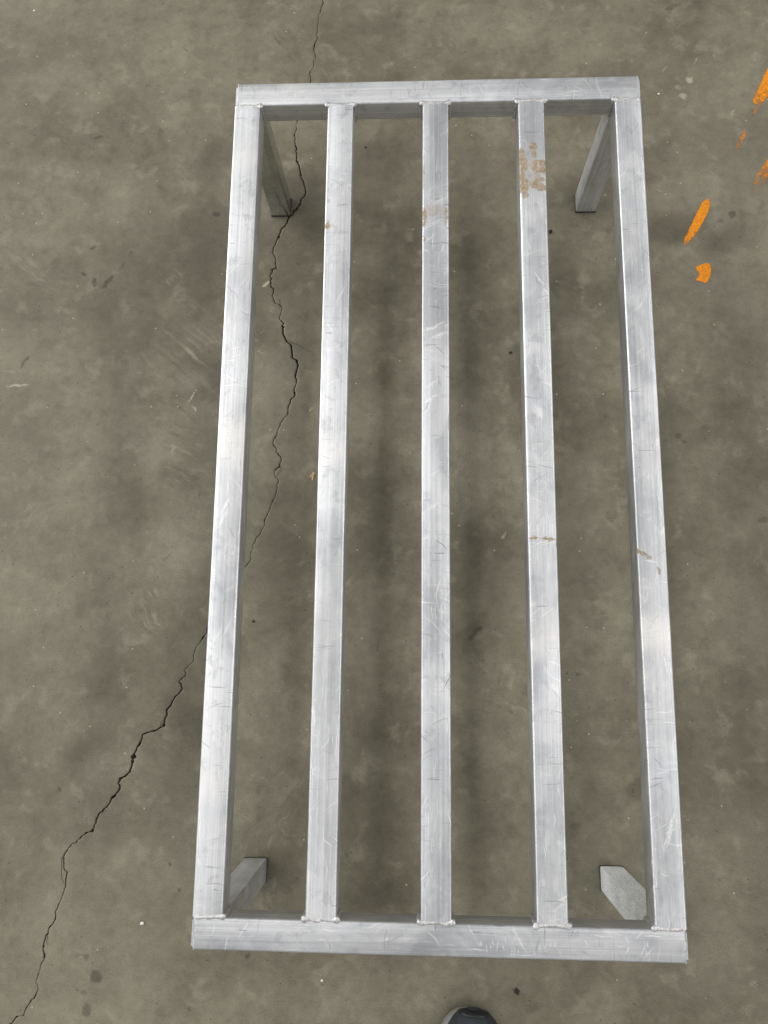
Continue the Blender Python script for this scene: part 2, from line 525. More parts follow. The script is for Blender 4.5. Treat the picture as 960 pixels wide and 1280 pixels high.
PAINT = paint_material('orange_paint', (0.86, 0.31, 0.014), .28, .44)
PAINT_WORN = paint_material('worn_orange_paint', (0.80, 0.29, 0.02), .54, .66)
PAINT_THIN = paint_material('rubbed_orange_paint', (0.80, 0.31, 0.03), .43, .62)


def patch(poly, z=.0006, seed=1, grow=.0016, inset=.0034, tail=0.0):
    """film of paint: frayed rim (cover 0) round a solid middle (cover 1), thinner towards its near end"""
    rnd = random.Random(seed)
    P = [at(x, y) for x, y in poly]
    for _ in range(2):
        Q = []
        for i in range(len(P)):
            a, b = P[i], P[(i + 1) % len(P)]
            Q += [a * .75 + b * .25, a * .25 + b * .75]
        P = Q
    n = len(P)
    area = sum(P[i].x * P[(i + 1) % n].y - P[(i + 1) % n].x * P[i].y for i in range(n))
    sg = 1 if area > 0 else -1
    y0, y1 = min(p.y for p in P), max(p.y for p in P)
    bm = bmesh.new()
    cov = bm.verts.layers.float.new('cover')
    rim, core = [], []
    for i in range(n):
        d = (P[(i + 1) % n] - P[i - 1]).normalized()
        nrm = Vector((d.y, -d.x, 0)) * sg
        q = P[i]
        a = bm.verts.new((q.x + nrm.x * grow, q.y + nrm.y * grow, z))
        b = bm.verts.new((q.x - nrm.x * inset * .5, q.y - nrm.y * inset * .5, z))
        a[cov] = 0.0
        b[cov] = 1.0 - tail * max(0, 1 - (q.y - y0) / (y1 - y0) / .45)
        rim.append(a)
        core.append(b)
    for i in range(n):
        bm.faces.new((rim[i], rim[(i + 1) % n], core[(i + 1) % n], core[i]))
    f = bm.faces.new(core)
    bmesh.ops.triangulate(bm, faces=[f])
    return bm


for poly, m, sd, lab in (
        ([(995, 30), (972, 62), (958, 88), (950, 106), (941, 123), (941, 131), (951, 133), (962, 117), (978, 92), (1003, 48)], PAINT, 1,
         'bright orange paint streak at the edge of the picture, topmost'),
        ([(944, 132), (949, 132), (945, 142), (942, 150), (939, 149)], PAINT_WORN, 2, 'rubbed orange tail below the topmost streak'),
        ([(930, 161), (934, 163), (930, 174), (923, 186), (916, 196), (913, 194), (919, 182), (925, 172)], PAINT_WORN, 3,
         'thin broken orange paint streak'),
        ([(995, 140), (972, 176), (960, 198), (947, 215), (938, 233), (935, 248), (945, 243), (961, 225), (980, 200), (1003, 155)], PAINT_THIN, 4,
         'rubbed brownish orange paint streak at the edge of the picture'),
        ([(879, 251), (886, 248), (888, 258), (880, 275), (873, 288), (863, 301), (855, 309), (853, 301), (863, 284), (871, 266)], PAINT, 5,
         'long orange paint stroke beside the rack'),
        ([(875, 331), (888, 328), (889, 342), (882, 356), (876, 351), (868, 351), (876, 343), (868, 335)], PAINT, 6,
         'short chipped orange paint dab below the long stroke')):
    o = link('paint_mark', patch(poly, seed=sd, inset=.0016 if sd in (2, 3) else .0034, tail=.0 if sd == 6 else .55), m, floor)
    tag(o, lab)

# ------------------------------------------------------------------ the rack
W, L, H = 0.6096, 1.2192, 0.3048
BW, BH, EB, LEG = 0.0390, 0.0375, 0.0380, 0.0365


def aluminium(name, stains=(), scr=(), lamp_sheen=(), tone=1.0, pebble=0.0, seed=0.0, cross=1.0, metallic=.80, span=1.1, nscr=24, gloss=0.0):
    """mill-finish aluminium; local Y runs along the bar, local X across it.
    stains / scr / polished: (x, y, rx, ry, angle, strength) marks of this bar in its own metres"""
    T = NT(name)
    ob = T.n('ShaderNodeTexCoord').outputs['Object']
    co = T.mapping(ob, loc=(seed * 3.7, seed * 5.3, seed * 1.9))
    line = T.noise(T.mapping(co, scale=(900, 4, 900)), 1.0, 2.0, 0.7)
    line2 = T.noise(T.mapping(co, scale=(260, 1.6, 260)), 1.0, 3.0, 0.6)
    cloud = T.noise(T.mapping(co, scale=(1.0, .55, 1)), 16.0, 5.0, 0.62, 0.7)
    cloud2 = T.noise(T.mapping(co, loc=(4, 4, 4), scale=(1, .8, 1)), 55.0, 4.0, 0.65, 0.5)
    base = T.mix(T.ramp(cloud, .34, .66), C(.655 * tone, .672 * tone, .705 * tone), C(.785 * tone, .797 * tone, .815 * tone))
    broad = T.noise(T.mapping(co, loc=(2, 7, 1), scale=(1, .6, 1)), 7.0, 3.0, .5)  # broad reflection variation of the metal, put into the base colour
    bk = T.ramp(broad, .32, .68, .80, 1.08)
    base = T.mix(1.0, base, T.n('ShaderNodeCombineXYZ', {0: bk, 1: bk, 2: bk}).outputs[0], 'MULTIPLY')
    base = T.mix(T.ramp(cloud2, .55, .72, 0, .45), base, C(.88 * tone, .88 * tone, .88 * tone))
    base = T.mix(T.ramp(cloud2, .47, .32, 0, .55), base, C(.50 * tone, .51 * tone, .545 * tone))
    lk = T.ramp(T.add(T.mul(line, .45), T.mul(line2, .55)), .3, .7, .74, 1.16, False)
    lc = T.n('ShaderNodeCombineXYZ', {0: lk, 1: lk, 2: lk}).outputs[0]
    base = T.mix(1.0, base, lc, 'MULTIPLY')
    rgh = T.ramp(cloud, .3, .7, .30 - gloss, .46 - gloss)

    top = T.ramp(T.n('ShaderNodeSeparateXYZ', {0: ob}).outputs[2], -.006, -.002)
    smear = T.noise(T.mapping(co, loc=(6, 1, 3), rot=(0, 0, .12), scale=(150, 26, 60)), 1.0, 3.0, .6)
    smp = T.ramp(T.noise(T.mapping(co, loc=(1, 3, 8)), 11.0, 2.0), .46, .62)
    base = T.mix(T.mul(T.ramp(smear, .52, .74, 0, .32), smp), base, C(.93, .93, .93))
    base = T.mix(T.mul(T.ramp(smear, .46, .28, 0, .25), smp), base, C(.50, .51, .54))
    # scuffs: families of short scratches in several directions, each in patches
    bright = None
    dv = T.noise(co, 30.0, 2.0, color=True)
    cw = T.n('ShaderNodeVectorMath', {0: dv, 'Scale': .012}, operation='SCALE').outputs[0]
    cw = T.n('ShaderNodeVectorMath', {0: co, 1: cw}, operation='ADD').outputs[0]
    for k, (ang, sx, sy, th, ps, pth) in enumerate(((0.55, 900, 17, .69, 20, .50), (-0.5, 820, 14, .69, 17, .52),
                                                     (1.25, 800, 18, .69, 24, .52),
                                                     (2.2, 900, 26, .69, 30, .54))):
        s = T.noise(T.mapping(cw, loc=(k * 2.3, k * 1.1, 0), rot=(0, 0, ang), scale=(sx, sy, 30)), 1.0, 1.0, .5)
        p = T.ramp(T.noise(T.mapping(co, loc=(k * 5.1, k * 3.3, 0)), ps, 2.0), pth, pth + .10)
        m = T.mul(T.ramp(s, th, th + .05), p)
        bright = m if bright is None else T.mx(bright, m)
    cv = T.n('ShaderNodeVectorMath', {0: T.noise(ob, 34.0, 1.0, color=True), 1: (.5, .5, .5)}, operation='SUBTRACT').outputs[0]
    cv = T.n('ShaderNodeVectorMath', {0: cv, 'Scale': .011}, operation='SCALE').outputs[0]
    cv = T.n('ShaderNodeVectorMath', {0: ob, 1: cv}, operation='ADD').outputs[0]
    rs = random.Random(int(seed * 100) + 3)
    loose = []
    half = span / 2
    for g in range(nscr // 2):
        gy, ga = rs.uniform(-half, half), rs.uniform(-1.3, 1.3)
        for k in range(rs.randint(2, 4)):
            loose.append((rs.uniform(-.017, .017), gy + rs.gauss(0, .012), rs.uniform(.008, .022), rs.uniform(.0007, .0013), ga + rs.gauss(0, .18), rs.uniform(.15, .62)))
    fleck = T.ramp(T.noise(ob, 520.0, 2.0, .6), .32, .62)
    for (x, y, rx, ry, a, s) in list(scr):
        bright = T.mx(bright, T.mul(T.blob(cv, x, y, rx, ry, a, .7, s), fleck))
    for (x, y, rx, ry, a, s) in loose:
        bright = T.mx(bright, T.blob(cv, x, y, rx, ry, a, .7, s))
    bright = T.mul(bright, top)
    base = T.mix(T.mul(bright, .8), base, C(.97, .97, .97))
    # dark transverse dents and rub lines
    d1 = T.noise(T.mapping(co, loc=(1, 8, 2), rot=(0, 0, .10), scale=(26, 520, 26)), 1.0, 2.0, .55)
    dp = T.ramp(T.noise(T.mapping(co, loc=(9, 1, 2)), 15.0, 2.0), .48, .62)
    dk = T.mul(T.ramp(d1, .63, .72), dp)
    d2 = T.noise(T.mapping(co, loc=(3, 2, 7), rot=(0, 0, .75), scale=(430, 30, 26)), 1.0, 1.0, .5)
    dp2 = T.ramp(T.noise(T.mapping(co, loc=(2, 6, 2)), 19.0, 2.0), .56, .66)
    dk = T.mx(dk, T.mul(T.ramp(d2, .69, .75), dp2))
    for k in range(nscr // 2):
        b = T.blob(cv, rs.uniform(-.017, .017), rs.uniform(-half, half), rs.uniform(.006, .020), rs.uniform(.0006, .0010), rs.choice((rs.gauss(0, .25), rs.uniform(-1.2, 1.2))), .7, rs.uniform(.5, 1))
        dk = T.mx(dk, b)
    dk = T.mul(dk, top)
    base = T.mix(T.mul(dk, .75 * cross), base, C(.26, .26, .28))
    pk = T.n('ShaderNodeTexVoronoi', {'Vector': co, 'Scale': 55.0})
    ps = T.n('ShaderNodeSeparateColor', {0: pk.outputs['Color']})
    nick = T.mul(T.ramp(pk.outputs['Distance'], .075, .03), T.ramp(ps.outputs[0], .84, .9))
    base = T.mix(T.mul(nick, .7), base, C(.20, .19, .18))
    # lamp reflections painted into the base colour as whiter, rougher bands
    for (x, y, rx, ry, a, s) in lamp_sheen:
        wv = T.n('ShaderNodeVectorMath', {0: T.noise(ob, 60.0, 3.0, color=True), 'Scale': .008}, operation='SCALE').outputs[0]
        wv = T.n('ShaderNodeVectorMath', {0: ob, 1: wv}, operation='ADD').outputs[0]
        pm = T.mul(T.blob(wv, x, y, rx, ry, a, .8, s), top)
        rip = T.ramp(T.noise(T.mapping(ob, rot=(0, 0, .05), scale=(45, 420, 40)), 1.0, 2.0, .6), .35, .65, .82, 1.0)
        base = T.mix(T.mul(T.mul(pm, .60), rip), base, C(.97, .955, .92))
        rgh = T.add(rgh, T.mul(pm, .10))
    rgh = T.add(rgh, T.mul(bright, .14))
    metal = metallic
    # brown residue
    if stains:
        wv = T.n('ShaderNodeVectorMath', {0: T.noise(ob, 90.0, 4.0, .7, color=True), 1: (.5, .5, .5)}, operation='SUBTRACT').outputs[0]
        wv = T.n('ShaderNodeVectorMath', {0: wv, 'Scale': .014}, operation='SCALE').outputs[0]
        wv = T.n('ShaderNodeVectorMath', {0: ob, 1: wv}, operation='ADD').outputs[0]
        acc = None
        for (x, y, rx, ry, a, s) in stains:
            b = T.blob(wv, x, y, rx, ry, a, .5, s)
            acc = b if acc is None else T.mx(acc, b)
        nz = T.noise(T.mapping(ob, rot=(0, 0, .5), scale=(1.0, .6, 1)), 85.0, 4.0, .7)
        acc = T.mul(acc, top)
        rag = T.add(T.mul(T.sub(nz, .5), 1.1), acc)
        grit = T.ramp(T.noise(T.mapping(ob, scale=(1, .45, 1)), 300.0, 3.0, .7), .32, .62)
        acc = T.mul(T.mul(T.ramp(rag, .12, .80), T.ramp(acc, .0, .5)), T.add(T.mul(grit, .3), .5))
        base = T.mix(acc, base, T.mix(T.ramp(T.noise(ob, 200.0, 3.0), .35, .65), C(.20, .115, .020), C(.36, .235, .070)))
        rgh = T.add(rgh, T.mul(acc, .35))
        metal = T.sub(metallic, T.mul(acc, metallic * .95))
    h = T.add(T.mul(line, .3), T.mul(line2, .45))
    nrm = T.bump(h, .20, .0009)
    if pebble:
        pn = T.noise(T.mapping(co, scale=(1, .5, 1)), 430.0, 2.0, .7)
        base = T.mix(T.ramp(pn, .45, .60, .25, .8), base, C(.93, .96, .95))
        base = T.mix(T.ramp(pn, .46, .34, 0, .35), base, C(.42, .45, .44))
        nrm = T.bump(T.noise(T.mapping(co, scale=(1, .35, 1)), 330.0, 3.0, .7), pebble, .0016, nrm)
    T.principled(Base_Color=base, Metallic=metal, Roughness=rgh, Normal=nrm, Anisotropic=0.0)
    return T.mat


def tube_mesh(name, sx, length, sz, r=.0028, seg=3, bow=0.0):
    """closed rounded-edge box section along Y, its top at z = 0, split along its length"""
    prof = []
    for cx, cz, a0 in ((sx / 2 - r, -r, 0), (-sx / 2 + r, -r, 90), (-sx / 2 + r, -sz + r, 180), (sx / 2 - r, -sz + r, 270)):
        for k in range(seg + 1):
            a = math.radians(a0 + 90 * k / seg)
            prof.append((cx + r * math.cos(a), cz + r * math.sin(a)))
    bm = bmesh.new()
    N = 16
    rings = []
    for i in range(N + 1):
        t = i / N
        y = (t - .5) * length
        dx = bow * math.sin(math.pi * t)
        rings.append([bm.verts.new((x + dx, y, z)) for x, z in prof])
    for a, b in zip(rings, rings[1:]):
        for k in range(len(prof)):
            bm.faces.new((a[k], a[(k + 1) % len(prof)], b[(k + 1) % len(prof)], b[k]))
    bm.faces.new(rings[0])
    bm.faces.new(list(reversed(rings[-1])))
    bmesh.ops.recalc_face_normals(bm, faces=bm.faces)
    me = bpy.data.meshes.new(name)
    bm.to_mesh(me)
    bm.free()
    for p in me.polygons:
        p.use_smooth = len(p.vertices) == 4
    try:
        me.set_sharp_from_angle(angle=math.radians(40))
    except Exception:
        pass
    return me


rack = bpy.data.objects.new('dunnage_rack', None)
COL.objects.link(rack)
rack.empty_display_size = .2
tag(rack, 'low scratched aluminium dunnage rack with five long bars standing on the concrete floor', 'rack')

LB = L - 2 * EB - .0006           # long bars stop at the end bars
XS = [-W / 2 + BW / 2, -0.1433, 0.0, 0.1423, W / 2 - BW / 2]


def on_bar(px, py, xc):
    p = at(px, py, H)
    return p.x - xc, p.y


def marks(xc, lst):
    out = []
    for (x, y, rx, ry, a, s) in lst:
        u, v = on_bar(x, y, xc)
        out.append((u, v, rx * .00107, ry * .00107, a, s))
    return out


MATS = []
MATS.append(aluminium('aluminium_first_bar', seed=1.0, tone=.95,
                      lamp_sheen=marks(XS[0], [(290, 548, 80, 48, 0, .75), (303, 195, 60, 26, 0, .35), (265, 980, 60, 30, 0, .45), (262, 1040, 60, 40, 0, .3)]),
                      stains=marks(XS[0], [(310, 185, 14, 7, .2, .22), (300, 200, 10, 5, 0, .18)]),
                      scr=marks(XS[0], [(281, 630, 3, 14, -.4, .9), (276, 650, 3, 13, -.35, .8), (292, 690, 3, 3, 0, .7), (268, 720, 2, 10, 0, .5)])))
MATS.append(aluminium('aluminium_second_bar', seed=2.0, tone=.95,
                      lamp_sheen=marks(XS[1], [(416, 560, 60, 40, 0, .55), (405, 800, 60, 60, 0, .25)]),
                      stains=marks(XS[1], [(409, 281, 4, 9, 0, .9), (411, 250, 4, 6, 0, .4), (425, 200, 18, 6, .2, .10), (438, 245, 3, 26, 0, .3)]),
                      scr=marks(XS[1], [(427, 225, 5, 5, 0, .8), (425, 370, 2.5, 22, -.5, .6)])))
MATS.append(aluminium('aluminium_third_bar', seed=3.0, tone=.90, cross=1.2, nscr=36,
                      stains=marks(XS[2], [(543, 262, 26, 15, 0, .40), (530, 270, 4, 20, 0, .75), (557, 270, 3, 22, 0, .55), (530, 298, 3, 8, 0, .8),
                                           (529, 215, 2.5, 40, 0, .4), (552, 292, 7, 7, 0, .15)]),
                      scr=marks(XS[2], [(553, 310, 2.5, 9, -.3, .9), (540, 410, 13, 4, .35, .8), (548, 420, 12, 4, .3, .8), (550, 405, 12, 2.5, .3, .7),
                                        (540, 480, 14, 2.2, .6, .7), (536, 500, 10, 2.5, .4, .8), (545, 496, 8, 2, .3, .7), (544, 590, 10, 2, .6, .7),
                                        (541, 632, 11, 3, .7, .7), (534, 670, 10, 4, .5, .5)])))
MATS.append(aluminium('aluminium_fourth_bar', seed=4.0, tone=.95,
                      stains=marks(XS[3], [(652, 195, 7, 17, 0, .9), (655, 207, 9, 12, .2, .8), (652, 220, 7, 14, 0, .9), (655, 232, 9, 15, -.1, 1), (657, 243, 6, 8, 0, .7),
                                           (667, 183, 8, 8, 0, .9), (668, 193, 6, 9, .3, .8), (674, 203, 12, 6, -.25, 1), (675, 212, 12, 6, -.15, 1), (668, 208, 6, 10, 0, .8),
                                           (680, 212, 5, 9, 0, .8), (673, 226, 12, 6, .15, .9), (675, 234, 12, 7, -.3, 1), (668, 231, 6, 8, 0, .8), (661, 216, 26, 40, 0, .42), (661, 205, 5, 22, .5, .6), (664, 228, 14, 5, .5, .6),
                                           (668, 672, 7, 3.2, 0, .95), (684, 673, 11, 2.4, -.1, .95),
                                           (690, 676, 6, 2, .1, .8), (672, 252, 14, 6, .2, .18)]),
                      scr=marks(XS[3], [(674, 347, 2, 17, .65, 1.0), (683, 365, 2, 9, .5, 1.0), (674, 515, 8, 14, .2, .9), (668, 510, 5, 10, 0, .7), (671, 455, 2, 11, .15, .8),
                                        (684, 480, 14, 2, -.25, .7), (667, 755, 6, 6, 0, .5), (684, 840, 3, 10, .6, .7), (694, 862, 4, 10, .6, .95)]),
                      lamp_sheen=marks(XS[3], [(678, 800, 60, 45, 0, .35)])))
MATS.append(aluminium('aluminium_fifth_bar', seed=5.0, tone=.93,
                      lamp_sheen=marks(XS[4], [(813, 788, 90, 34, 0, .8)]),
                      stains=marks(XS[4], [(797, 688, 3, 5, .3, .9), (804, 692, 8, 3.5, -.5, .8), (812, 698, 5, 3, -.5, .6), (823, 713, 3, 6, .5, .8)]),
                      scr=marks(XS[4], [(797, 385, 12, 1.8, .7, .6), (801, 380, 12, 1.4, .7, .5), (838, 1040, 3, 30, -.28, .8), (833, 1050, 2, 26, -.3, .7),
                                        (832, 830, 2, 24, .2, .6), (838, 838, 2, 22, .22, .5), (790, 200, 12, 18, 0, .5), (800, 215, 3, 10, 0, .6)])))
BOW = [.0, .0003, -.0004, .0, .0005]
for i, x in enumerate(XS):
    link('long_bar', tube_mesh('long_bar', BW, LB, BH, bow=BOW[i]), MATS[i], rack, loc=(x, 0, H))

CAPT = .0045
END_LEN = W - 2 * CAPT
for sgn, nm, sd, tone in ((1, 'aluminium_far_end', 6.0, .98), (-1, 'aluminium_near_end', 7.0, .90)):
    # local Y of the end bars runs along the world X axis
    if sgn > 0:
        kw = dict(scr=[(-.002, -.05, .009, .0016, .6, .9), (.004, -.052, .0015, .008, .2, .8), (.004, .20, .002, .012, .4, .6)], lamp_sheen=[(0, .22, .05, .05, 0, .35)])
    else:
        cuts = []
        rr = random.Random(9)
        for k in range(11):
            cuts.append((rr.uniform(-.010, .004), -.05 - .005 * k + rr.uniform(-.002, .002), .0075 * rr.uniform(.6, 1.2), .0013, rr.uniform(-.15, .25), rr.uniform(.6, .95)))
        for k in range(9):
            cuts.append((rr.uniform(-.012, .010), rr.uniform(-.28, .28), .006 * rr.uniform(.5, 1.3), .0012, rr.uniform(-.5, .6), rr.uniform(.5, .9)))
        for k in range(6):
            cuts.append((rr.uniform(-.012, .0), -.12 - .006 * k, .005, .0014, rr.uniform(-.6, .2), rr.uniform(.5, .9)))
        kw = dict(scr=cuts)
    m = aluminium(nm, seed=sd, tone=tone, span=.58, nscr=15, **kw)
    o = link('end_bar', tube_mesh('end_bar', EB, END_LEN, BH), m, rack, loc=(0, sgn * (L / 2 - EB / 2), H), rot=(0, 0, math.pi / 2))
    # plates that close the tube, with a crooked seam of weld
    for s2 in (-1, 1):
        bm = bmesh.new()
        bmesh.ops.create_cube(bm, size=1.0)
        bmesh.ops.scale(bm, vec=(CAPT, EB - .0006, BH - .0006), verts=bm.verts)
        ge = [e for e in bm.edges if all(v.co.x * s2 > 0 for v in e.verts)]
        bmesh.ops.bevel(bm, geom=ge, offset=.0034, segments=4, affect='EDGES')
        cp = link('end_cap', bm, m, rack, loc=(s2 * (W / 2 - CAPT / 2), sgn * (L / 2 - EB / 2), H - BH / 2 - .0003))

LEGM = aluminium('aluminium_leg', seed=8.0, tone=.90, metallic=.66, nscr=0)
LEGS = aluminium('aluminium_dull_leg', seed=8.5, tone=.95, metallic=1.0, nscr=0, gloss=.14)
LEGP = aluminium('aluminium_pebbled_leg', seed=9.0, tone=1.0, pebble=1.0, metallic=.0, nscr=0)
RUB = plain('dark_foot_cap', (.03, .029, .027), .8)
leg_me = tube_mesh('leg', LEG, H - BH - .004, LEG, r=.0022)
leg_me.materials.append(LEGM)
bm = bmesh.new()
bmesh.ops.create_cube(bm, size=1.0)
bmesh.ops.scale(bm, vec=(LEG + .0010, LEG + .0010, .0040), verts=bm.verts)
cap_me = bpy.data.meshes.new('foot_cap')
bm.to_mesh(cap_me)
bm.free()
cap_me.materials.append(RUB)
leg_len = H - BH - .004
for sx in (-1, 1):
    for sy in (-1, 1):
        cx, cy = sx * (W / 2 - LEG / 2 - .0004), sy * (L / 2 - LEG / 2 - .0004)
        me = leg_me
        if sx * sy < 0:
            me = leg_me.copy()
            me.materials.clear()
            me.materials.append(LEGP if sx > 0 else LEGS)
        lo = link('leg', me, None, rack)
        # local Y up, the section centred on the corner
        lo.rotation_euler = (math.pi / 2, 0, 0)
        lo.location = (cx, cy - LEG / 2, .004 + leg_len / 2)
        link('foot_cap', cap_me, None, lo).matrix_local = Matrix.Rotation(-math.pi / 2, 4, 'X') @ Matrix.Translation((0, LEG / 2, -leg_len / 2 - .0020))


# weld beads: one rippled bead round each joint (down the inner corners and over the top)
def weld_material():
    T = NT('weld_aluminium')
    co = T.n('ShaderNodeTexCoord').outputs['Object']
    a = T.noise(co, 260.0, 4.0, .65)
    b = T.noise(co, 60.0, 3.0)
    col = T.mix(T.ramp(a, .35, .65), C(.50, .495, .49), C(.74, .74, .74))
    col = T.mix(T.ramp(b, .56, .70, 0, .5), col, C(.42, .39, .35))
    T.principled(Base_Color=col, Metallic=.9, Roughness=T.ramp(a, .3, .7, .36, .52), Normal=T.bump(a, .5, .001))
    return T.mat


WELD = weld_material()


def bead(path, rnd, r0=.0034, flat=.50):
    """swept rippled bead along path = [(point, radius factor, squash axis z?)]"""
    bm = bmesh.new()
    pts = []
    for (a, ra), (b, rb) in zip(path, path[1:]):
        k = max(2, int((b - a).length / .0009))
        for j in range(k):
            pts.append((a.lerp(b, j / k), ra + (rb - ra) * j / k))
    pts.append(path[-1])
    prev = None
    ph = rnd.uniform(0, 6)
    K = 9
    s = 0
    wob = 0
    for i, (p, f) in enumerate(pts):
        d = (pts[min(i + 1, len(pts) - 1)][0] - pts[max(i - 1, 0)][0]).normalized()
        s += .0009
        up = Vector((0, 0, 1)) if abs(d.z) < .7 else Vector((0, 1, 0))
        sd = d.cross(up).normalized()
        up = sd.cross(d).normalized()
        wob = wob * .8 + rnd.gauss(0, .00018)
        r = r0 * f * (1 + .07 * math.sin(s / .0034 * 2 * math.pi + ph) + rnd.gauss(0, .03))
        fl = flat if abs(d.z) < .7 else 1.0
        ring = [bm.verts.new(p + sd * (math.cos(6.2832 * k / K) * r + wob) + up * (math.sin(6.2832 * k / K) * r * fl)) for k in range(K)]
        if prev:
            for k in range(K):
                bm.faces.new((prev[k], prev[(k + 1) % K], ring[(k + 1) % K], ring[k]))
        else:
            bm.faces.new(ring)
        prev = ring
    bm.faces.new(list(reversed(prev)))
    return bm


def nodule(bm, p, r, rnd, sq=.55):
    m = Matrix.Translation(p) @ Matrix.Diagonal((r * rnd.uniform(.9, 1.15), r * rnd.uniform(.9, 1.15), r * sq, 1))
    bmesh.ops.create_icosphere(bm, subdivisions=2, radius=1.0, matrix=m)


rw = random.Random(21)
for sgn in (1, -1):
    yj = sgn * (L / 2 - EB)
    for i, x in enumerate(XS):
        l, r = x - BW / 2, x + BW / 2
        yi = yj - sgn * .0006
        side_l, side_r = i > 0, i < 4
        zt = H - .0004
        path = []
        e = .0012
        if side_l:
            path += [(Vector((l - e, yi - sgn * .001, H - BH + .002)), .9), (Vector((l - e, yi - sgn * .001, H - .004)), 1.0), (Vector((l - e * .6, yi, zt - .0006)), 1.25)]
        else:
            path += [(Vector((l + .0022, yi, zt - .0008)), .6)]
        for t in (.2, .4, .6, .8):
            path.append((Vector((l + (r - l) * t, yi + rw.gauss(0, .0006), zt - .0005 + rw.uniform(-.0004, .0001))), rw.uniform(.62, 1.0)))
        if side_r:
            path += [(Vector((r + e * .6, yi, zt - .0006)), 1.25), (Vector((r + e, yi - sgn * .001, H - .004)), 1.0), (Vector((r + e, yi - sgn * .001, H - BH + .002)), .9)]
        else:
            path += [(Vector((r - .0022, yi, zt - .0008)), .6)]
        bm = bead(path, rw)
        for ok, xx in ((side_l, l - .0008), (side_r, r + .0008)):
            if ok:
                nodule(bm, Vector((xx, yi + rw.gauss(0, .0006), zt - .0004)), rw.uniform(.0034, .0046), rw, .55)
        # a spatter or two beside the joint
        for k in range(rw.randint(0, 2)):
            nodule(bm, Vector((rw.uniform(l, r), yi - sgn * rw.uniform(-.012, .012), H - .0001)), rw.uniform(.0007, .0013), rw, .6)
        link('weld_bead', bm, WELD, rack, smooth=True)
    # beads that close the end plates
    for s2 in (-1, 1):
        xx = s2 * (W / 2 - CAPT - .0004)
        y0 = sgn * (L / 2 - .003)
        path = [(Vector((xx + rw.gauss(0, .0007), y0 + (yj - y0) * t, H - .0009)), rw.uniform(.35, .62)) for t in (0, .2, .4, .6, .8, 1)]
        link('cap_weld', bead(path, rw), WELD, rack, smooth=True)
# beads round the leg tops
for sx in (-1, 1):
    for sy in (-1, 1):
        zz = H - BH - .0006
        xi, yi = sx * (W / 2 - LEG - .0008), sy * (L / 2 - LEG - .0008)
        xo, yo = sx * (W / 2 - .003), sy * (L / 2 - .003)
        path = [(Vector((xo, yi, zz)), .8), (Vector((xi, yi, zz)), 1.0), (Vector((xi, yo, zz)), .8)]
        link('leg_weld', bead(path, rw, flat=.9), WELD, rack, smooth=True)

